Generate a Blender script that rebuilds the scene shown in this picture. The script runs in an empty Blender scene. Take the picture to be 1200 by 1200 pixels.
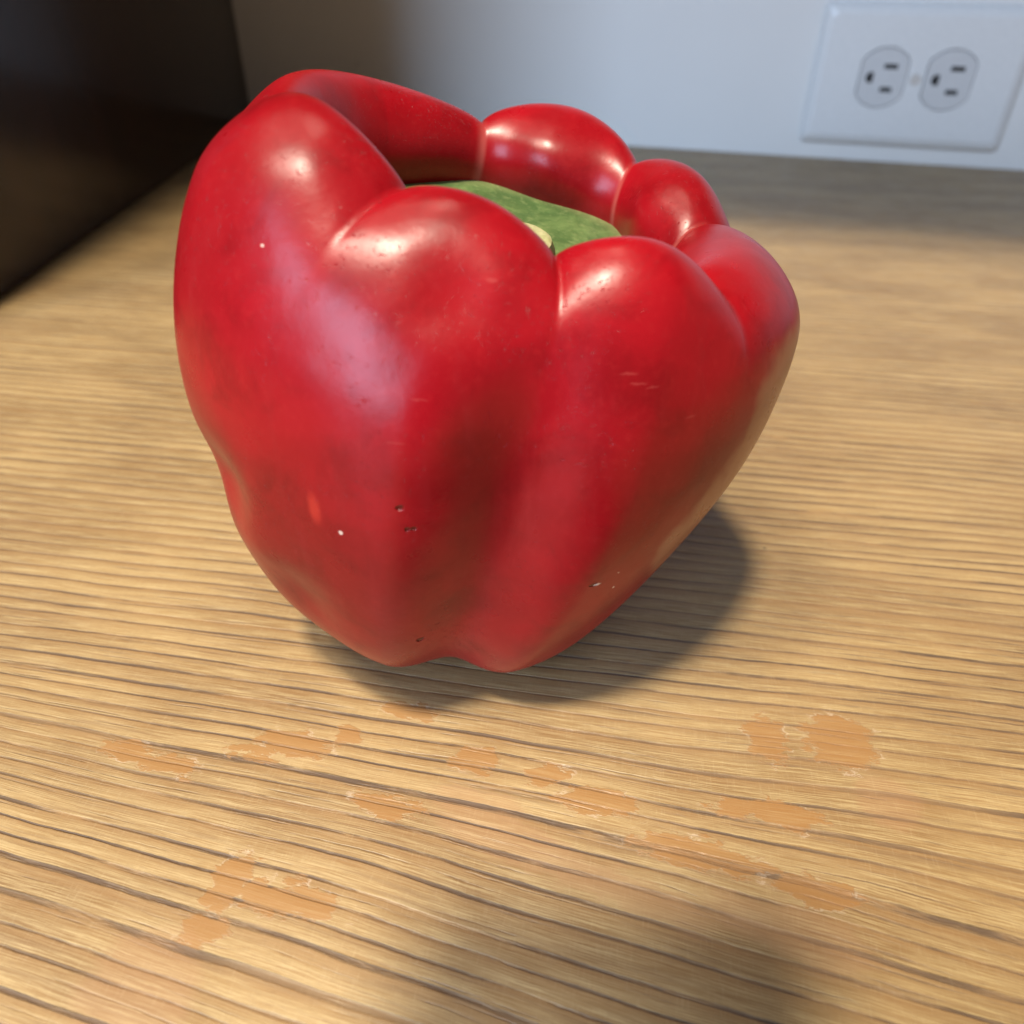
import bpy, bmesh, math, random
import numpy as np
from mathutils import Vector, Matrix

sc = bpy.context.scene
col = sc.collection
random.seed(4)

# ------------------------------------------------------------------ camera
PITCH = math.radians(36.3); ROLL = math.radians(0.7); CAM_H = 0.111
Fv = Vector((0, math.cos(PITCH), -math.sin(PITCH)))
R0 = Vector((1, 0, 0)); U0 = R0.cross(Fv)
Rv = math.cos(ROLL)*R0 + math.sin(ROLL)*U0
Uv = -math.sin(ROLL)*R0 + math.cos(ROLL)*U0
cd = bpy.data.cameras.new('camera'); cam = bpy.data.objects.new('camera', cd); col.objects.link(cam)
rotm = Matrix((Rv, Uv, -Fv)).transposed().to_4x4()
cam.matrix_world = Matrix.Translation((0, 0, CAM_H)) @ rotm
cd.sensor_fit = 'HORIZONTAL'; cd.sensor_width = 36; cd.lens = 26.7
cd.clip_start = 0.01; cd.clip_end = 20
cd.dof.use_dof = True; cd.dof.focus_distance = 0.125; cd.dof.aperture_fstop = 17
sc.camera = cam

# ------------------------------------------------------------------ world
w = bpy.data.worlds.new('World'); sc.world = w; w.use_nodes = True
bg = w.node_tree.nodes['Background']; bg.inputs[0].default_value = (1.0, 0.84, 0.72, 1); bg.inputs[1].default_value = 0.18

# ------------------------------------------------------------------ lamps
def area(name, loc, target, power, color, shape='DISK', sx=.06, sy=.06):
    l = bpy.data.lights.new(name, 'AREA'); l.energy = power; l.color = color; l.shape = shape; l.size = sx
    if shape in ('RECTANGLE', 'ELLIPSE'): l.size_y = sy
    o = bpy.data.objects.new(name, l); col.objects.link(o); o.location = loc
    o.rotation_euler = (Vector(target)-Vector(loc)).to_track_quat('-Z', 'Y').to_euler()
    return o
area('ceiling_lamp', (-0.30, -0.43, 2.1), (0, .15, .05), 60, (1.0, .875, .69), 'DISK', .24)
area('second_ceiling_lamp', (-0.78, -0.36, 2.1), (0, .15, .05), 25, (1.0, .87, .70), 'DISK', .5)
area('window_daylight', (-1.02, -1.40, .86), (0, .4, .05), 41, (.53, .72, 1.0), 'RECTANGLE', .75, 1.3)

sc.view_settings.view_transform = 'Standard'; sc.view_settings.look = 'None'
sc.view_settings.exposure = 0; sc.view_settings.gamma = 1
sc.render.engine = 'CYCLES'
sc.render.resolution_x = 1024; sc.render.resolution_y = 1024

# ------------------------------------------------------------------ node helpers
class NT:
    def __init__(s, name):
        m = bpy.data.materials.new(name); m.use_nodes = True; s.m = m; s.t = m.node_tree
        s.b = s.t.nodes['Principled BSDF']
    def put(s, sock, v):
        if v is None: return
        if hasattr(v, 'is_output') or isinstance(v, bpy.types.NodeSocket): s.t.links.new(v, sock)
        else:
            if isinstance(v, (tuple, list)) and len(v) == 3 and sock.type == 'RGBA': v = (*v, 1)
            sock.default_value = v
    def math(s, op, a, b=None, c=None, clamp=False):
        n = s.t.nodes.new('ShaderNodeMath'); n.operation = op; n.use_clamp = clamp
        for k, v in enumerate((a, b, c)): s.put(n.inputs[k], v)
        return n.outputs[0]
    def add(s, a, b): return s.math('ADD', a, b)
    def sub(s, a, b): return s.math('SUBTRACT', a, b)
    def mul(s, a, b): return s.math('MULTIPLY', a, b)
    def vm(s, op, a, b=None):
        n = s.t.nodes.new('ShaderNodeVectorMath'); n.operation = op
        s.put(n.inputs[0], a)
        if op == 'SCALE': s.put(n.inputs[3], b)
        elif b is not None: s.put(n.inputs[1], b)
        return n.outputs['Value'] if op in ('LENGTH', 'DOT_PRODUCT', 'DISTANCE') else n.outputs['Vector']
    def comb(s, x, y, z=0.0):
        n = s.t.nodes.new('ShaderNodeCombineXYZ')
        for k, v in enumerate((x, y, z)): s.put(n.inputs[k], v)
        return n.outputs[0]
    def sep(s, v):
        n = s.t.nodes.new('ShaderNodeSeparateXYZ'); s.put(n.inputs[0], v); return n.outputs
    def noise(s, vec, scale=1., detail=2., rough=.5, dist=0., color=False):
        n = s.t.nodes.new('ShaderNodeTexNoise'); s.put(n.inputs['Vector'], vec)
        n.inputs['Scale'].default_value = scale; n.inputs['Detail'].default_value = detail
        n.inputs['Roughness'].default_value = rough; n.inputs['Distortion'].default_value = dist
        return n.outputs['Color'] if color else n.outputs['Fac']
    def voro(s, vec, scale=1., feature='F1'):
        n = s.t.nodes.new('ShaderNodeTexVoronoi'); n.feature = feature; s.put(n.inputs['Vector'], vec)
        n.inputs['Scale'].default_value = scale; return n.outputs['Distance']
    def rng(s, v, a, b, c=0., d=1., smooth=True):
        n = s.t.nodes.new('ShaderNodeMapRange'); n.interpolation_type = 'SMOOTHSTEP' if smooth else 'LINEAR'
        for k, x in enumerate((v, a, b, c, d)): s.put(n.inputs[k], x)
        return n.outputs[0]
    def mix(s, f, a, b):
        n = s.t.nodes.new('ShaderNodeMix'); n.data_type = 'RGBA'; s.put(n.inputs[0], f); s.put(n.inputs[6], a); s.put(n.inputs[7], b)
        return n.outputs[2]
    def pos(s, mm=True):
        n = s.t.nodes.new('ShaderNodeTexCoord'); o = n.outputs['Object']
        return s.vm('SCALE', o, 1000.) if mm else o
    def attr(s, name):
        n = s.t.nodes.new('ShaderNodeAttribute'); n.attribute_name = name; return n.outputs['Fac']
    def bump(s, h, dist, strength=1., normal=None):
        n = s.t.nodes.new('ShaderNodeBump'); s.put(n.inputs['Height'], h); n.inputs['Distance'].default_value = dist
        n.inputs['Strength'].default_value = strength
        if normal is not None: s.put(n.inputs['Normal'], normal)
        return n.outputs[0]
    def set(s, **k):
        for a, v in k.items(): s.put(s.b.inputs[a.replace('_', ' ')], v)

# ------------------------------------------------------------------ materials
def mat_wood():
    n = NT('worn_varnished_wood'); P = n.pos(); x, y, z = n.sep(P)
    a = math.radians(-8.5)
    u0 = n.add(n.mul(x, math.cos(a)), n.mul(y, math.sin(a)))
    v0 = n.add(n.mul(x, -math.sin(a)), n.mul(y, math.cos(a)))
    # grain bends: flatter towards the wall, gentle waves
    bend = n.mul(n.mul(n.add(u0, 12.), .125), n.rng(v0, 92., 48.))
    w1 = n.mul(n.sub(n.noise(n.comb(n.mul(u0, .008), n.mul(v0, .018)), 1, 2), .5), 7.)
    w2 = n.mul(n.sub(n.noise(n.comb(n.mul(u0, .045), n.mul(v0, .12), 5.), 1, 3), .5), .9)
    w3 = n.mul(n.sub(n.noise(n.comb(n.mul(u0, .6), n.mul(v0, .9), 9.), 1, 2), .5), .16)
    v = n.add(n.add(n.add(v0, bend), w1), n.add(w2, w3))
    # annual rings: slow rise then a sharp dark latewood line
    ph = n.add(n.math('DIVIDE', v, 3.6), n.mul(n.noise(n.comb(0., n.mul(v, .13), 3.), 1, 1), 1.5))
    saw = n.math('FRACT', ph)
    ring = n.math('FLOOR', ph)
    ringr = n.t.nodes.new('ShaderNodeTexWhiteNoise'); ringr.noise_dimensions = '1D'; n.put(ringr.inputs['W'], ring); rr = ringr.outputs['Value']
    brk = n.noise(n.comb(n.mul(u0, .035), n.mul(ring, 1.37), 0.), 1, 4, .6)
    brk2 = n.noise(n.comb(n.mul(u0, .12), n.mul(v, 1.3), 2.), 1, 3, .6)
    fib = n.noise(n.comb(n.mul(u0, .10), n.mul(v, 5.5), 4.), 1, 4, .65)
    mid = n.noise(n.comb(n.mul(u0, .03), n.mul(v, .75), 21.), 1, 3, .6)
    saw2 = n.add(saw, n.add(n.mul(n.sub(fib, .5), .15), n.mul(n.sub(mid, .5), .20)))
    edge_hi = n.rng(saw2, .81, .90); edge_lo = n.rng(saw2, 1.03, .96)
    late = n.mul(n.mul(edge_hi, edge_lo), n.rng(n.add(n.mul(brk, .70), n.mul(brk2, .40)), .40, .60))
    late = n.mul(late, n.rng(n.noise(n.comb(n.mul(u0, .013), n.mul(v0, .05), 31.), 1, 3), .35, .60, .35, 1.))
    soft = n.mul(n.rng(saw, .25, .92), n.rng(saw, 1.0, .93))
    # secondary thin pores
    ph2 = n.math('FRACT', n.add(n.math('DIVIDE', v, 1.9), n.mul(n.noise(n.comb(n.mul(u0, .004), n.mul(v, .2), 7.), 1, 1), 3.)))
    fine = n.mul(n.mul(n.rng(ph2, .72, .85), n.rng(ph2, 1.0, .9)), n.rng(n.noise(n.comb(n.mul(u0, .05), n.mul(v, .9), 12.), 1, 4, .65), .5, .66))
    fib2 = n.noise(n.comb(n.mul(u0, .5), n.mul(v, 14.), 6.), 1, 3, .6)
    shim = n.noise(n.comb(n.mul(u0, 2.6), n.mul(v, .35), 8.), 1, 3, .6)     # short cross figure
    big = n.noise(n.comb(n.mul(u0, .018), n.mul(v0, .05), 1.), 1, 3)
    c = n.mix(n.rng(big, .36, .64), (.23, .130, .050), (.38, .245, .105))
    c = n.mix(n.mul(n.rng(fib, .35, .72), .75), c, (.62, .49, .26))
    c = n.mix(n.mul(soft, .70), c, (.30, .17, .070))
    c = n.mix(n.mul(n.rng(fib2, .50, .72), .50), c, (.20, .120, .058))
    c = n.mix(n.mul(n.rng(mid, .52, .70), .55), c, (.25, .155, .075))
    c = n.mix(n.mul(n.rng(shim, .52, .75), .10), c, (.74, .62, .38))
    c = n.mix(n.mul(fine, .65), c, (.15, .09, .048))
    # worn varnish patches (x, y, half length, half width, angle) in mm on the board
    wn = n.vm('SCALE', n.vm('SUBTRACT', n.noise(n.comb(n.mul(u0, .12), n.mul(v0, .30)), 1, 5, .66, color=True), (.5, .5, .5)), 7.5)
    Pw = n.vm('ADD', P, wn)
    def patches(L):
        m = None
        for (px, py, ax, ay, ang) in L:
            mp = n.t.nodes.new('ShaderNodeMapping'); mp.vector_type = 'TEXTURE'
            n.put(mp.inputs['Vector'], Pw); mp.inputs['Location'].default_value = (px, py, 0)
            mp.inputs['Rotation'].default_value = (0, 0, math.radians(ang)); mp.inputs['Scale'].default_value = (ax, ay, 60)
            d = n.vm('LENGTH', mp.outputs[0])
            m = d if m is None else n.math('MINIMUM', m, d)
        return m
    am = n.add(patches([(-37.3, 82.2, 7.0, 2.6, -9), (-45.0, 80.7, 5.0, 1.0, -9), (-28.0, 84.1, 2.8, 2.3, -9), (-6.0, 79.5, 3.6, 3.2, -9), (-18.2, 89.9, 5.0, 1.6, -9), (-58.0, 77.9, 6.0, 2.2, -14), (-65.5, 80.4, 5.0, 2.4, -12), (-19.4, 70.8, 6.5, 2.2, -13), (-41.1, 58.3, 2.6, 4.6, -14), (-31.5, 55.3, 8.0, 2.6, -14), (-42.5, 50.9, 4.0, 2.5, -14), (45.6, 84.7, 3.8, 5.0, -8), (58.2, 84.0, 6.0, 5.5, -8), (14.5, 71.7, 7.0, 2.0, -12), (6.3, 76.7, 4.0, 1.7, -9), (29.5, 63.2, 11.0, 2.4, -13), (46.0, 57.4, 6.0, 2.6, -14), (41.9, 70.5, 9.0, 2.4, -9)]), n.mul(n.sub(n.noise(n.comb(n.mul(u0, .30), n.mul(v0, .75), 3.), 1, 5, .7), .5), 1.7))
    amber = n.rng(am, 1.08, .90)
    rim = n.mul(n.rng(am, 1.20, 1.08), n.rng(am, 1.0, 1.08))
    pk = n.rng(patches([(0.6, 64.9, 14.0, 3.5, -20), (13.4, 59.0, 18.0, 3.0, -20), (61.9, 72.3, 5.0, 5.0, 0), (39.4, 51.9, 12.0, 4.0, -20), (-48.9, 43.2, 8.0, 8.0, 0), (-4.9, 70.7, 8.0, 3.0, -18)]), 1.2, .75)
    c = n.mix(n.mul(amber, n.rng(fib, .2, .8, .82, .58)), c, (.36, .182, .062))
    c = n.mix(n.mul(pk, .30), c, (.42, .235, .125))
    c = n.mix(n.mul(n.mul(late, n.sub(1., n.mul(amber, .75))), .95), c, n.mix(brk2, (.075, .052, .038), (.15, .095, .060)))
    rimn = n.mul(rim, n.rng(n.noise(n.vm('SCALE', P, .25), 1, 3), .52, .66))
    c = n.mix(n.mul(rimn, .45), c, (.68, .55, .42))
    # a few pin-prick specks
    sp = n.voro(n.vm('SCALE', P, .045)); c = n.mix(n.mul(n.rng(sp, .030, .016), .8), c, (.03, .02, .015))
    rough = n.add(.33, n.mul(n.noise(n.vm('SCALE', P, .09), 1, 3), .22))
    rough = n.sub(rough, n.mul(amber, .08)); rough = n.add(rough, n.mul(late, .2))
    h = n.add(n.add(n.mul(late, -.34), n.mul(soft, -.10)), n.add(n.mul(fib, .05), n.mul(fine, -.12)))
    h = n.add(h, n.add(n.mul(shim, .02), n.mul(amber, .06)))
    h = n.add(h, n.mul(n.noise(n.vm('SCALE', P, .05), 1, 2), .5))
    n.set(Base_Color=c, Roughness=rough, Normal=n.bump(h, .001, .75), Specular_IOR_Level=.55)
    return n.m

def mat_skin(c0):
    n = NT('painted_red_ceramic'); P = n.pos()
    big = n.noise(n.vm('SCALE', P, .030), 1, 3, .55, .4)
    med = n.noise(n.vm('SCALE', P, .11), 1, 4, .6, .6)
    fin = n.noise(n.vm('SCALE', P, .9), 1, 3, .6)
    px, py, pz = n.sep(P)
    streak = n.noise(n.comb(n.mul(px, .28), n.mul(py, .28), n.mul(pz, .035)), 1, 4, .6)
    c = n.mix(n.rng(big, .34, .66), (.25, .0035, .007), (.36, .005, .011))
    c = n.mix(n.mul(n.rng(med, .46, .72), .42), c, (.14, .002, .004))
    c = n.mix(n.mul(n.rng(streak, .52, .72), .40), c, (.30, .012, .016))
    c = n.mix(n.mul(n.rng(fin, .5, .75), .07), c, (.62, .045, .04))
    gr = n.attr('groove'); lv = n.attr('level')
    # paint thinned in the upper creases
    c = n.mix(n.mul(n.rng(gr, .93, 1.0), n.mul(n.rng(lv, 8.6, 10.0), .28)), c, (.56, .20, .16))
    def spot(L):
        m = None
        for (a, b, d, rx, ry, rz) in L:
            mp = n.t.nodes.new('ShaderNodeMapping'); mp.vector_type = 'TEXTURE'
            n.put(mp.inputs['Vector'], Pw); mp.inputs['Location'].default_value = (a, b, d); mp.inputs['Scale'].default_value = (rx, ry, rz)
            q = n.vm('LENGTH', mp.outputs[0]); m = q if m is None else n.math('MINIMUM', m, q)
        return m
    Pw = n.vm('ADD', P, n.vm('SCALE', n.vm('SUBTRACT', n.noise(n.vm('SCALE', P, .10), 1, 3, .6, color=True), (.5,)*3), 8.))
    dk = n.rng(spot([(8.60, -29.30, 55.30, 5.00, 7.00, 10.00), (7.80, -27.40, 40.70, 5.00, 6.00, 9.00), (5.60, -25.90, 30.70, 8.00, 6.00, 4.00), (42.10, -20.40, 50.60, 5.00, 6.00, 9.00), (-8.00, -23.60, 79.60, 3.00, 3.00, 6.00)]), 1.5, .3); c = n.mix(n.mul(dk, .30), c, (.12, .004, .005))  # darker spots; those in the front valley paint its shade into the skin colour
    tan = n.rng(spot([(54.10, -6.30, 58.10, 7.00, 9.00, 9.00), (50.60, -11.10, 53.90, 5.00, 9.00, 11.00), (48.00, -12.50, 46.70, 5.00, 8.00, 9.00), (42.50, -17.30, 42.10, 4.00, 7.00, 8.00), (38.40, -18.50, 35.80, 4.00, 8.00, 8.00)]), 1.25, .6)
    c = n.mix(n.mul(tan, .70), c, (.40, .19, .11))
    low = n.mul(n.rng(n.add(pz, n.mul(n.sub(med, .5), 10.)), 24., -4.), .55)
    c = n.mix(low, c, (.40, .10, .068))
    Pw = n.vm('ADD', P, n.vm('SCALE', n.vm('SUBTRACT', n.noise(n.vm('SCALE', P, .9), 1, 2, .6, color=True), (.5,)*3), .7))
    pit = spot([(-1.90, -33.20, 53.20, 0.60, 0.90, 0.50), (-1.20, -32.90, 49.60, 0.45, 0.80, 0.38), (-0.40, -32.80, 49.60, 0.50, 0.80, 0.40), (-1.60, -27.30, 23.30, 0.80, 0.80, 0.50), (24.80, -28.40, 36.20, 0.80, 0.80, 0.40), (7.60, -21.90, 81.40, 0.40, 0.50, 0.40)]); pitm = n.rng(pit, 1.1, .5)
    c = n.mix(n.mul(pitm, .85), c, (.10, .006, .006))
    wh = n.rng(spot([(-10.60, -31.20, 47.50, 0.36, 0.50, 0.36), (-17.80, -20.00, 82.40, 0.20, 0.30, 0.20), (28.20, -25.50, 33.20, 0.22, 0.50, 0.22), (28.60, -26.60, 37.10, 0.18, 0.40, 0.18), (25.40, -28.10, 36.00, 0.70, 0.60, 0.22), (8.30, -21.30, 81.80, 0.30, 0.40, 0.30)]), 1.1, .8); c = n.mix(wh, c, (.75, .55, .45))
    br = n.rng(spot([(-14.10, -29.70, 50.40, 1.10, 2.00, 2.60)]), 1.3, .3); c = n.mix(n.mul(br, .55), c, (.62, .04, .025))
    scn = n.rng(spot([(-1.90, -32.20, 62.40, 1.60, 1.00, 0.13), (26.90, -26.80, 69.40, 1.40, 1.00, 0.15), (28.10, -27.10, 68.20, 1.40, 1.00, 0.15), (30.10, -27.00, 67.60, 1.20, 1.00, 0.12), (36.00, -25.00, 62.50, 1.40, 1.00, 0.15), (1.30, -30.90, 67.70, 1.20, 1.00, 0.12), (9.90, -23.00, 79.50, 1.00, 1.00, 0.30)]), 1.1, .6); c = n.mix(n.mul(scn, .30), c, (.48, .08, .07))
    # fine pitting of the glaze
    patch = n.rng(n.noise(n.vm('SCALE', P, .07), 1, 2), .42, .60)
    pv = n.noise(n.vm('SCALE', P, 1.5), 1, 4, .7, .8)
    pits = n.mul(n.rng(pv, .40, .30), patch)
    h = n.add(n.mul(pits, -.05), n.mul(pitm, -.5))
    h = n.add(h, n.mul(n.noise(n.vm('SCALE', P, .22), 1, 3), .09))
    h = n.add(h, n.mul(n.noise(n.vm('SCALE', P, .05), 1, 2), .7))
    h = n.add(h, n.mul(fin, .012))
    c = n.mix(n.mul(pits, .5), c, (.22, .01, .012))
    rough = n.add(.225, n.mul(n.noise(n.vm('SCALE', P, .14), 1, 3), .14))
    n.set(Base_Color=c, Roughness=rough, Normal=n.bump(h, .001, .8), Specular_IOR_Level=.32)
    return n.m

def mat_calyx():
    n = NT('painted_green_calyx'); P = n.pos()
    a = n.noise(n.vm('SCALE', P, .16), 1, 4, .6, .5); b = n.noise(n.vm('SCALE', P, .9), 1, 3, .6)
    c = n.mix(n.rng(a, .35, .65), (.060, .125, .036), (.125, .205, .065))
    c = n.mix(n.mul(n.rng(b, .5, .75), .35), c, (.30, .36, .15))
    e = n.attr('edge'); c = n.mix(n.mul(n.rng(e, .86, 1.), .5), c, (.30, .26, .12))
    n.set(Base_Color=c, Roughness=.48, Normal=n.bump(n.add(n.mul(a, .5), n.mul(b, .08)), .001, .8)); return n.m

def mat_stem(cut):
    n = NT('stem_cut_face' if cut else 'painted_green_stem'); P = n.pos()
    a = n.noise(n.vm('SCALE', P, .35), 1, 4, .6)
    if cut: c = n.mix(n.rng(a, .35, .7), (.52, .49, .26), (.38, .38, .16))
    else: c = n.mix(n.rng(a, .35, .65), (.06, .10, .03), (.22, .28, .10))
    n.set(Base_Color=c, Roughness=.55, Normal=n.bump(a, .0006, .7)); return n.m

def mat_wall():
    n = NT('painted_wall'); P = n.pos()
    a = n.noise(n.vm('SCALE', P, .02), 1, 3); b = n.noise(n.vm('SCALE', P, .6), 1, 4, .6)
    c = n.mix(a, (.84, .82, .79), (.88, .86, .83))
    sp = n.voro(n.vm('SCALE', P, .022)); c = n.mix(n.mul(n.rng(sp, .055, .02), .25), c, (.3, .28, .26))
    n.set(Base_Color=c, Roughness=.6, Normal=n.bump(b, .0005, .5)); return n.m

def mat_plain(name, c, rough, bumpd=.0002, sc_=.4, **k):
    n = NT(name); P = n.pos(); b = n.noise(n.vm('SCALE', P, sc_), 1, 4, .6)
    cc = n.mix(n.rng(b, .3, .7), tuple(v*.96 for v in c), c)
    n.set(Base_Color=cc, Roughness=rough, Normal=n.bump(b, bumpd, .6), **k); return n.m

def mat_panel():
    n = NT('dark_stained_wood'); x, y, z = n.sep(n.pos())
    g = n.noise(n.comb(n.mul(y, .12), n.mul(x, .12), n.mul(z, .012)), 1, 4, .6)
    c = n.mix(n.rng(g, .3, .7), (.012, .0045, .0035), (.024, .009, .006))
    n.set(Base_Color=c, Roughness=.20, Normal=n.bump(g, .0001, .5), Specular_IOR_Level=.5); return n.m

# ------------------------------------------------------------------ object helpers
def tag(o, label=None, cat=None, kind=None, group=None):
    if label: o['label'] = label
    if cat: o['category'] = cat
    if kind: o['kind'] = kind
    if group: o['group'] = group
    return o
def mesh(name, verts, faces, mat, parent=None, smooth=False):
    m = bpy.data.meshes.new(name); m.from_pydata(verts, [], faces); m.update()
    if smooth:
        for p in m.polygons: p.use_smooth = True
    m.materials.append(mat)
    o = bpy.data.objects.new(name, m); col.objects.link(o)
    if parent: o.parent = parent
    return o
def empty(name, loc, rz=0):
    o = bpy.data.objects.new(name, None); col.objects.link(o); o.location = loc; o.rotation_euler = (0, 0, rz)
    o.empty_display_size = .02
    return o
def box(name, lo, hi, mat, parent=None, bevel=0., seg=3, mtx=None):
    bm = bmesh.new(); bmesh.ops.create_cube(bm, size=1)
    for v in bm.verts:
        v.co = Vector([(lo[i]+hi[i])/2 + v.co[i]*(hi[i]-lo[i]) for i in range(3)])
    if bevel: bmesh.ops.bevel(bm, geom=bm.edges[:], offset=bevel, segments=seg, profile=.5, affect='EDGES')
    if mtx is not None: bm.transform(mtx)
    m = bpy.data.meshes.new(name); bm.to_mesh(m); bm.free()
    if bevel:
        for p in m.polygons: p.use_smooth = True
    m.materials.append(mat)
    o = bpy.data.objects.new(name, m); col.objects.link(o)
    if parent: o.parent = parent
    return o

# ------------------------------------------------------------------ setting
WA = Vector((0.09522, 0.59793, 0)); WD = Vector((0.969105, -0.246648, 0)); WN = Vector((-0.246648, -0.969105, 0))
WANG = math.atan2(WD.y, WD.x)
def wpt(s, off, z=0.): return WA + WD*s + WN*off + Vector((0, 0, z))
# local frame of the wall: x along it, y into it (away from the camera), z up
wroot = Matrix.Translation(WA) @ Matrix.Rotation(WANG, 4, 'Z')

wood = mat_wood()
# table top: one thick board meeting the wall
def slab(name, pts, z0, z1, mat):
    n = len(pts)
    v = [(p[0], p[1], z1) for p in pts] + [(p[0], p[1], z0) for p in pts]
    f = [list(range(n)), list(range(2*n-1, n-1, -1))] + [[(i+1) % n, i, i+n, (i+1) % n+n] for i in range(n)]
    return mesh(name, v, f, mat)
wl = wpt(-.75, .001); wr = wpt(.65, .001)
t = slab('tabletop', [(-.63, -.30), (.72, -.30), (wr.x, wr.y), (wl.x, wl.y)], -.04, 0, wood)
tag(t, kind='structure')
wm = mat_wall()
wa = box('wall', (-.9, 0, -.04), (.9, .1, 1.1), wm); wa.matrix_world = wroot; tag(wa, kind='structure')

# dark cabinet standing on the left, its side running away to the wall
pm = mat_panel()
cb = empty('dark_cabinet', (-.2002, .255, 0), math.atan2(.472, -.0135)-math.pi/2)
tag(cb, 'very dark brown wooden cabinet side standing left of the pepper against the wall', 'cabinet')
box('side_panel', (-.022, .0, .0005), (0, .427, .75), pm, cb, .0015)
box('front_frame', (-.36, -.018, .0005), (-.0225, .0, .75), pm, cb, .0015)
box('back_panel', (-.36, .405, .0005), (-.0225, .413, .75), pm, cb)
# wall cupboard above, out of the frame, throwing the band of shade at the back of the table
uc = empty('wall_cupboard', WA, WANG)
tag(uc, 'wall cupboard hung above the table, shading the strip along the wall', 'cupboard')
box('cupboard_body', (-.28, -.37, .46), (.85, -.001, 1.05), pm, uc, .002)
box('door', (-.278, -.389, .462), (.28, -.3705, 1.048), pm, uc, .003)
box('door', (.284, -.389, .462), (.848, -.3705, 1.048), pm, uc, .003)

# ------------------------------------------------------------------ outlet
plm = mat_plain('outlet_plastic', (.86, .86, .85), .32, .00004)
rcm = mat_plain('receptacle_plastic', (.72, .72, .72), .30, .00004)
hole = mat_plain('slot_dark', (.012, .012, .014), .5)
met = mat_plain('screw_steel', (.72, .71, .69), .35, Metallic=.3)
# local frame: x along the wall, y out of it, z up; origin at the plate's lower left corner
out = empty('power_outlet', wpt(.1012, 0.0008, .0102), WANG)
tag(out, 'white wall outlet plate mounted sideways low on the wall right of the pepper', 'power outlet')
PW, PH, PT = .124, .079, .0055
bm = bmesh.new()
def ringrect(bm, inset, y, r, n=6):
    vs = []
    for cx, cz, a0 in ((PW-inset-r, PH-inset-r, 0), (inset+r, PH-inset-r, 90), (inset+r, inset+r, 180), (PW-inset-r, inset+r, 270)):
        for k in range(n+1):
            a = math.radians(a0+90*k/n); vs.append(bm.verts.new((cx+r*math.cos(a), -y, cz+r*math.sin(a))))
    return vs
rings = [ringrect(bm, .0, 0., .004), ringrect(bm, .0, .0018, .004), ringrect(bm, .0008, .0030, .0035), ringrect(bm, .0030, .0046, .003), ringrect(bm, .0058, PT, .003)]
for a, b in zip(rings, rings[1:]):
    for i in range(len(a)): bm.faces.new((a[i], a[(i+1) % len(a)], b[(i+1) % len(a)], b[i]))
# face with the two receptacle openings
def rec_outline(cx, cz, n=40, rad=.0172, flat=.0143):
    L = []
    for k in range(n):
        a = 2*math.pi*k/n; xx = rad*math.cos(a); L.append((cx+max(-flat, min(flat, xx)), cz+rad*math.sin(a)))
    return L
inner = rings[-1]; edges = []
for i in range(len(inner)): edges.append(bm.edges.get((inner[i], inner[(i+1) % len(inner)])))
CX = (PW/2-.0195, PW/2+.0195)
for cx in CX:
    o_ = [bm.verts.new((x_, -PT, z_)) for x_, z_ in rec_outline(cx, PH/2)]
    for i in range(len(o_)): edges.append(bm.edges.new((o_[i], o_[(i+1) % len(o_)])))
    o2 = [bm.verts.new((v.co.x, -PT+.004, v.co.z)) for v in o_]
    for i in range(len(o_)): bm.faces.new((o_[i], o_[(i+1) % len(o_)], o2[(i+1) % len(o_)], o2[i]))
bmesh.ops.triangle_fill(bm, edges=edges, use_beauty=True, use_dissolve=False)
bmesh.ops.recalc_face_normals(bm, faces=bm.faces[:])
m = bpy.data.meshes.new('cover_plate'); bm.to_mesh(m); bm.free(); m.materials.append(plm)
o = bpy.data.objects.new('cover_plate', m); col.objects.link(o); o.parent = out
def prism(name, pts, y0, y1, mat, parent):
    n = len(pts)
    v = [(p[0], -y1, p[1]) for p in pts]+[(p[0], -y0, p[1]) for p in pts]
    f = [list(range(n)), list(range(2*n-1, n-1, -1))]+[[(i+1) % n, i, i+n, (i+1) % n+n] for i in range(n)]
    return mesh(name, v, f, mat, parent)
for cx in CX:
    r = prism('receptacle', rec_outline(cx, PH/2, rad=.0166, flat=.0137), .001, .0062, rcm, out)
    cz = PH/2
    # turned sideways: the round earth hole on the left, the two slots stacked on the right
    D = [(cx-.0072+.0030*math.cos(math.radians(a)), cz+.0031*math.sin(math.radians(a))) for a in range(60, 301, 15)]
    prism('earth_hole', D, .0055, .00635, hole, r)
    prism('slot', [(cx-.0005, cz+.0051), (cx+.0075, cz+.0051), (cx+.0075, cz+.0078), (cx-.0005, cz+.0078)], .0055, .00635, hole, r)
    prism('slot', [(cx-.0000, cz-.0078), (cx+.0070, cz-.0078), (cx+.0070, cz-.0051), (cx-.0000, cz-.0051)], .0055, .00635, hole, r)
prism('screw', [(PW/2+.0032*math.cos(a*math.pi/8), PH/2+.0032*math.sin(a*math.pi/8)) for a in range(16)], .004, .0064, met, out)

# ------------------------------------------------------------------ the phone that takes the picture (behind the lens)
phm = mat_plain('phone_glass', (.03, .03, .035), .2)
ph = box('phone', (-.033, -.130, .0015), (.021, .043, .0095), phm, None, .003, 4)
ph.matrix_world = cam.matrix_world.copy()
tag(ph, 'dark phone held over the near edge of the table, shading it', 'phone')

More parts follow.
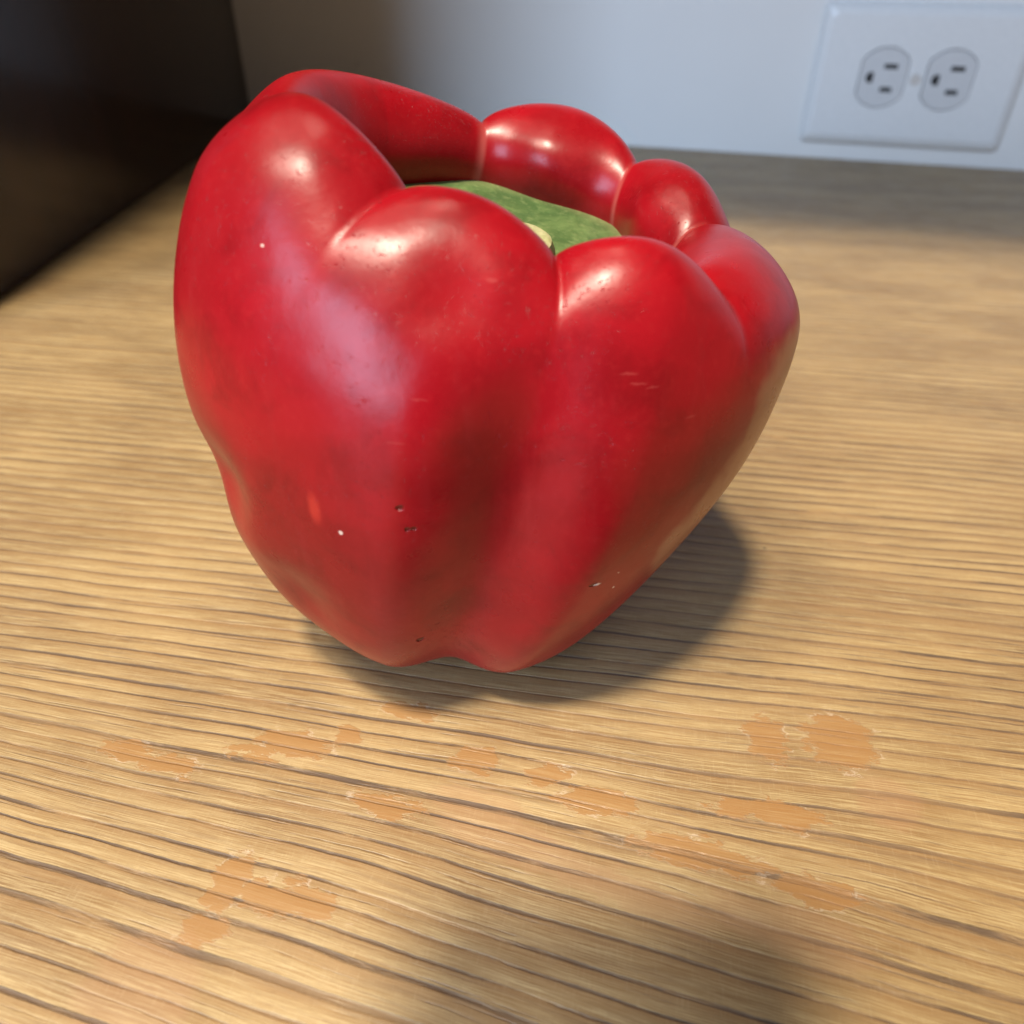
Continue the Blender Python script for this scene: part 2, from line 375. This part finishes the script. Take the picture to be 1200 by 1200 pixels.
# ------------------------------------------------------------------ the pepper
X = np.array([-0.01262, 0.11235, -0.15391, 0.17621, 0.05157, 0.04269, 0.04501, 0.05168, 0.05377, 0.06001, 0.06063, 0.08571, 0.07879, 0.07799, 0.07813, 0.08607, 0.09197, 0.08897, 3.28762, 4.10677, 4.86873, 5.58648, 0.31344, 0.97468, 1.78329, 0.0, 0.22095, 0.43951, 0.6194, 0.80956, 0.94067, 0.93691, 0.91497, 0.88623, 0.72642, 0.618, 0.537, 0.505, 0.505, 0.06129, 0.01826, 0.0, 0.08556, 0.34911, 0.60374, 0.77929, 0.86977, 0.96778, 1.04, 0.96161, 0.86157, 0.76124, 0.66058, 0.0, 0.20114, 0.30324, 0.24871, 0.13757, 0.09618, 0.08933, 0.08137, 0.09331, 0.10168, 0.00657, -0.19531, -0.26372, -0.24299, 0.0, -0.02212, -0.03543, -0.04212, -0.04338, -0.04142, -0.04197, -0.01156, 0.026, 0.06143, 0.08657, 0.05955, 0.02696, 0.01018, 0.06027, 0.10874, 0.02476, -0.05809, -0.00091, 0.00728, 0.03514, -0.06414, -0.09607, -0.03688, -0.02604, -0.00717, 0.0089, 0.0088, -0.212, -0.18322, -0.03772, 0.07114, 0.01064, -0.0039, -0.02803, 0.01306, -0.03978, -0.01961, 0.02036, -0.0131, 0.01042, 0.0026, -0.02902, -0.03274, -0.00447, -0.03452, -0.02043, -0.00695, -0.09554, -0.06526, -0.25375])
K = 14
def unpack(x):
    d={};i=0
    def take(n):
        nonlocal i
        v=x[i:i+n];i+=n;return v
    d['c']=take(2);d['tilt']=take(2);d['R']=take(7);d['H']=take(7);d['th']=take(7)
    d['S']=take(K);d['Q']=take(K);d['G']=take(K);d['Z']=take(K);d['lo']=take(7);d['cr']=take(7);d['tw']=take(7);d['sh']=take(7);d['sq']=take(7);d['L']=take(2)
    return d
def bump(u,c=.97):
    a=np.sqrt(np.clip(1-(c*u)**2,0,1));m=np.sqrt(1-c*c)
    return (a-m)/(1-m)
def build(x,NT=168,NP=52,M=None):
    d=unpack(x)
    th=d['th'];nxt=np.r_[th[1:],th[0]+2*np.pi];nxt=np.where(nxt<th,nxt+2*np.pi,nxt)
    # monotonic unwrap
    b=[th[0]]
    for v in np.r_[th[1:],th[0]+2*np.pi]:
        while v<b[-1]:v+=2*np.pi
        b.append(v)
    b=np.array(b);cen=(b[1:]+b[:-1])/2;hw=(b[1:]-b[:-1])/2
    n=NT//7
    th_=[];lob=[];u_=[]
    for i in range(7):
        u=-np.cos(np.pi*np.arange(n)/n)*.5+ (np.arange(n)/n*2-1)*.5 if False else (np.arange(n)/n*2-1)
        th_.append(cen[i]+hw[i]*u);lob+= [i]*n;u_.append(u)
    T=np.concatenate(th_);u=np.concatenate(u_);lob=np.array(lob)
    def interp(v):
        xs=np.r_[cen[-1]-2*np.pi,cen,cen[0]+2*np.pi];ys=np.r_[v[-1],v,v[0]]
        j=np.clip(np.searchsorted(xs,T)-1,0,7);f=(T-xs[j])/(xs[j+1]-xs[j])
        yy=np.r_[v[-2],v[-1],v,v[0],v[1]];p0,p1,p2,p3=yy[j],yy[j+1],yy[j+2],yy[j+3]
        return .5*(2*p1+(p2-p0)*f+(2*p0-5*p1+4*p2-p3)*f*f+(3*p1-p0-3*p2+p3)*f**3)
    Rr=interp(d['R']);Hh=interp(d['H']);lo=interp(d['lo']);cr=interp(d['cr']);tw=interp(d['tw']);sh=interp(d['sh']);sq=interp(d['sq'])
    bm=bump(u)
    k=np.arange(K);sm=.5+.5*np.cos(np.pi*u)
    wk=np.array([1,1,1,1,1,1,.95,.8,.45,.15,.1,.3,.4,.4]);bk=bm[:,None]*(1-wk)+sm[:,None]*wk
    lw=np.r_[0,.3,.7,1,1,.7,.35,.1,0,0,0,0,0,0]
    cw=np.r_[0,0,0,0,0,0,0,0,.3,1,1,.8,.5,.3]
    inn=interp(np.array([0,0,-.02,-.11,-.03,.0,.0]));und=interp(np.array([0,0,0,0,.10,.15,.12]))
    hw_=np.r_[0,0,0,0,0,0,.2,.6,1,.4,0,0,0,0]
    s=d['S'][None]+lo[:,None]*lw+cr[:,None]*cw+sh[:,None]*hw_+inn[:,None]*np.r_[0,0,0,0,0,0,0,0,0,.2,1,1,.8,.6]+und[:,None]*np.r_[0,0,0,0,0,0,0,0,0,0,-.15,0,.9,1.8]
    lk0=np.array([.55,.55,.55,.35,.15,0,0,0,0,0,0,0,0,0])
    gf=np.array([1,.12,.9,.02,.6,1,1.]);gg=np.where(u<0,gf[lob],gf[(lob+1)%7])
    lk=np.array([1,1,1,1,1,1,1,.8,.35,.05,0,0,0,0]);bc=np.where(u<0,lob==2,lob==1)
    gk=(1-(1-gg[:,None])*lk)*(1-lk0)+bc[:,None]*np.array([0,0,0,.1,.3,.45,.35,.1,0,0,0,0,0,0])
    r=Rr[:,None]*s*(1-d['G'][None]*gk*(1-bk))
    z=Hh[:,None]*(d['Q'][None]+sq[:,None]*np.r_[0,0,0,0,0,0,.2,.7,1,0,-.5,0,0,0]-d['Z'][None]*gk*(1-bk))
    # catmull
    tt=np.linspace(0,K-1,NP);i=np.clip(tt.astype(int),0,K-2);f=tt-i
    def cm(a):
        ap=np.concatenate([2*a[:,:1]-a[:,1:2],a,2*a[:,-1:]-a[:,-2:-1]],1)
        p0,p1,p2,p3=ap[:,i],ap[:,i+1],ap[:,i+2],ap[:,i+3]
        return ((1-f)**3*p0+(3*f**3-6*f*f+4)*p1+(-3*f**3+3*f*f+3*f+1)*p2+f**3*p3)/6
    r=cm(r);z=cm(z)
    TT=T[:,None]+tw[:,None]*cm(np.broadcast_to(np.clip((8-k)/6,0,1)**1.3,s.shape))
    X=r*np.cos(TT);Y=r*np.sin(TT)
    tx,ty=d['tilt']
    P=np.stack([X,Y,z],-1)
    c,s_=np.cos(tx),np.sin(tx);P=P@np.array([[1,0,0],[0,c,s_],[0,-s_,c]])
    c,s_=np.cos(ty),np.sin(ty);P=P@np.array([[c,0,-s_],[0,1,0],[s_,0,c]])
    P[...,2]-=P[...,2].min()
    P[...,0]+=d['c'][0];P[...,1]+=d['c'][1]
    return P,lob,T,u,tt

def build_pepper():
    P, lob, T, u, lev = build(X, 7*50, 150)
    return P, u, lev
P, U_, LEV = build_pepper()
NTH, NL = P.shape[:2]
CTR = np.array([X[0], X[1], 0.])
pep = empty('bell_pepper', tuple(CTR))
tag(pep, 'glossy red painted ceramic bell pepper with seven lobes standing on the wooden table', 'bell pepper')
V = (P-CTR).reshape(-1, 3)
idx = lambda i, j: (i % NTH)*NL+j
F = []
for i in range(NTH):
    for j in range(1, NL-1): F.append((idx(i, j), idx(i+1, j), idx(i+1, j+1), idx(i, j+1)))
base = len(V); V = np.vstack([V, V.reshape(NTH, NL, 3)[:, 0].mean(0)])
for i in range(NTH): F.append((base, idx(i+1, 1), idx(i, 1)))
# small dents pressed into the clay
def dent(V, c, rad, dep, d):
    w_ = np.exp(-((V-np.array(c)*.001)**2).sum(1)/(2*(rad*.001)**2))
    return V - np.array(d)[None]*(dep*.001)*w_[:, None]
for c_, rd, dp, d_ in [((7.0, -24.6, 78.5), 4.2, 1.3, (0.15, -0.79, 0.59)), ((10.4, -23.0, 79.4), 2.6, -0.5, (0.26, -0.73, 0.63)), ((-12.9, -14.7, 90.3), 3.0, -0.3, (0.10, -0.70, 0.71)), ((-31.8, -16.7, 45.3), 5.0, 2.4, (-0.80, -0.59, -0.11)), ((-26.7, -20.6, 38.4), 6.0, -1.3, (-0.64, -0.76, -0.13)), ((-20.8, -23.3, 29.4), 4.5, 1.1, (-0.57, -0.80, -0.19)), ((36.1, -23.0, 70.0), 6.0, 0.6, (0.54, -0.79, 0.29)), ((18.3, 46.8, 78.9), 6.0, -2.6, (-0.22, -0.88, 0.43)), ((-4.2, 44.8, 80.9), 8.0, -3.2, (0.61, -0.79, 0.04)), ((36.4, 31.2, 75.7), 4.5, -1.3, (-0.72, -0.32, 0.61))]: V = dent(V, c_, rd, dp, d_)
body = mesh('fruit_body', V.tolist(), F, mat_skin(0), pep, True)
ga = body.data.attributes.new('groove', 'FLOAT', 'POINT'); la = body.data.attributes.new('level', 'FLOAT', 'POINT')
g = np.repeat(np.abs(U_)[:, None], NL, 1).reshape(-1); l_ = np.repeat(LEV[None, :], NTH, 0).reshape(-1)
ga.data.foreach_set('value', np.append(g, 0.).astype('f')); la.data.foreach_set('value', np.append(l_, 0.).astype('f'))
# calyx: a dished cap filling the hollow between the lobes
PL = np.linalg.lstsq(np.c_[np.array([[-9, 162], [10, 156], [26, 140], [-1, 104], [-26, 124]])*.001, np.ones(5)],
                    np.array([.0742, .0710, .0652, .0650, .0725])+.0004, rcond=None)[0]
jj = int(round(9.3/13*(NL-1))); ring = []
for i in range(NTH):
    q = P[i, jj:]; dz = q[:, 2]-(q[:, 0]*PL[0]+q[:, 1]*PL[1]+PL[2]); k = int(np.argmax(dz < 0)) if (dz < 0).any() else len(q)-1
    k = max(k, 1); f_ = min(max(dz[k-1]/(dz[k-1]-dz[k]+1e-9), 0), 1) if (dz < 0).any() else 1
    ring.append(q[k-1]*(1-f_)+q[k]*f_)
ring = np.array(ring)-CTR; cen = ring.mean(0)
sm = ring.copy()
for _ in range(400): sm = (np.roll(sm, 1, 0)+sm*2+np.roll(sm, -1, 0))/4
VV = []; FF = []; EE = []; NR = 16
for k in range(NR+1):
    rho = k/NR
    rr_ = (ring*rho**3+sm*(1-rho**3))*1.0
    q = cen+(rr_-cen)*(rho*1.05)
    q[:, 2] += -.0008*(1-rho**2) + .0006*np.sin(np.linspace(0, 2*np.pi*7, NTH, endpoint=False))*rho*(1-rho)
    VV.append(q); EE.append(np.full(NTH, rho))
VV = np.concatenate(VV)
for k in range(NR):
    for i in range(NTH): FF.append((k*NTH+i, k*NTH+(i+1) % NTH, (k+1)*NTH+(i+1) % NTH, (k+1)*NTH+i))
cal = mesh('calyx', VV.tolist(), FF, mat_calyx(), pep, True)
ea = cal.data.attributes.new('edge', 'FLOAT', 'POINT'); ea.data.foreach_set('value', np.concatenate(EE).astype('f'))
# stem stub with a pale cut face
SX, SY, SZ, SR, ST = (-.0065, .1185, .060, .0120, .0750)
nst = 48; vv = []; ff = []
prof = [(1.45, 0.), (1.18, .35), (1.05, .65), (1.0, .92), (.96, 1.0)]
for rr_, hh in prof:
    for i in range(nst):
        a = 2*math.pi*i/nst; k = 1+.05*math.sin(3*a+1)+.03*math.sin(5*a)
        vv.append((SX+SR*rr_*k*math.cos(a), SY+SR*rr_*k*math.sin(a), SZ+(ST-SZ)*hh+.0008*math.sin(a*2)*hh))
for j in range(len(prof)-1):
    for i in range(nst): ff.append((j*nst+i, j*nst+(i+1) % nst, (j+1)*nst+(i+1) % nst, (j+1)*nst+i))
stem = mesh('stem', [(a-CTR[0], b-CTR[1], c) for a, b, c in vv], ff, mat_stem(False), pep, True)
top = vv[-nst:]; cvv = []; cff = []
for rr_, dz in ((1.0, .0), (.93, .0006), (.6, .0002), (.2, -.0006)):
    for q in top: cvv.append((SX+(q[0]-SX)*rr_-CTR[0], SY+(q[1]-SY)*rr_-CTR[1], q[2]+dz))
for j in range(3):
    for i in range(nst): cff.append((j*nst+i, j*nst+(i+1) % nst, (j+1)*nst+(i+1) % nst, (j+1)*nst+i))
cff.append([3*nst+i for i in range(nst)])
mesh('cut_face', cvv, cff, mat_stem(True), stem, True)
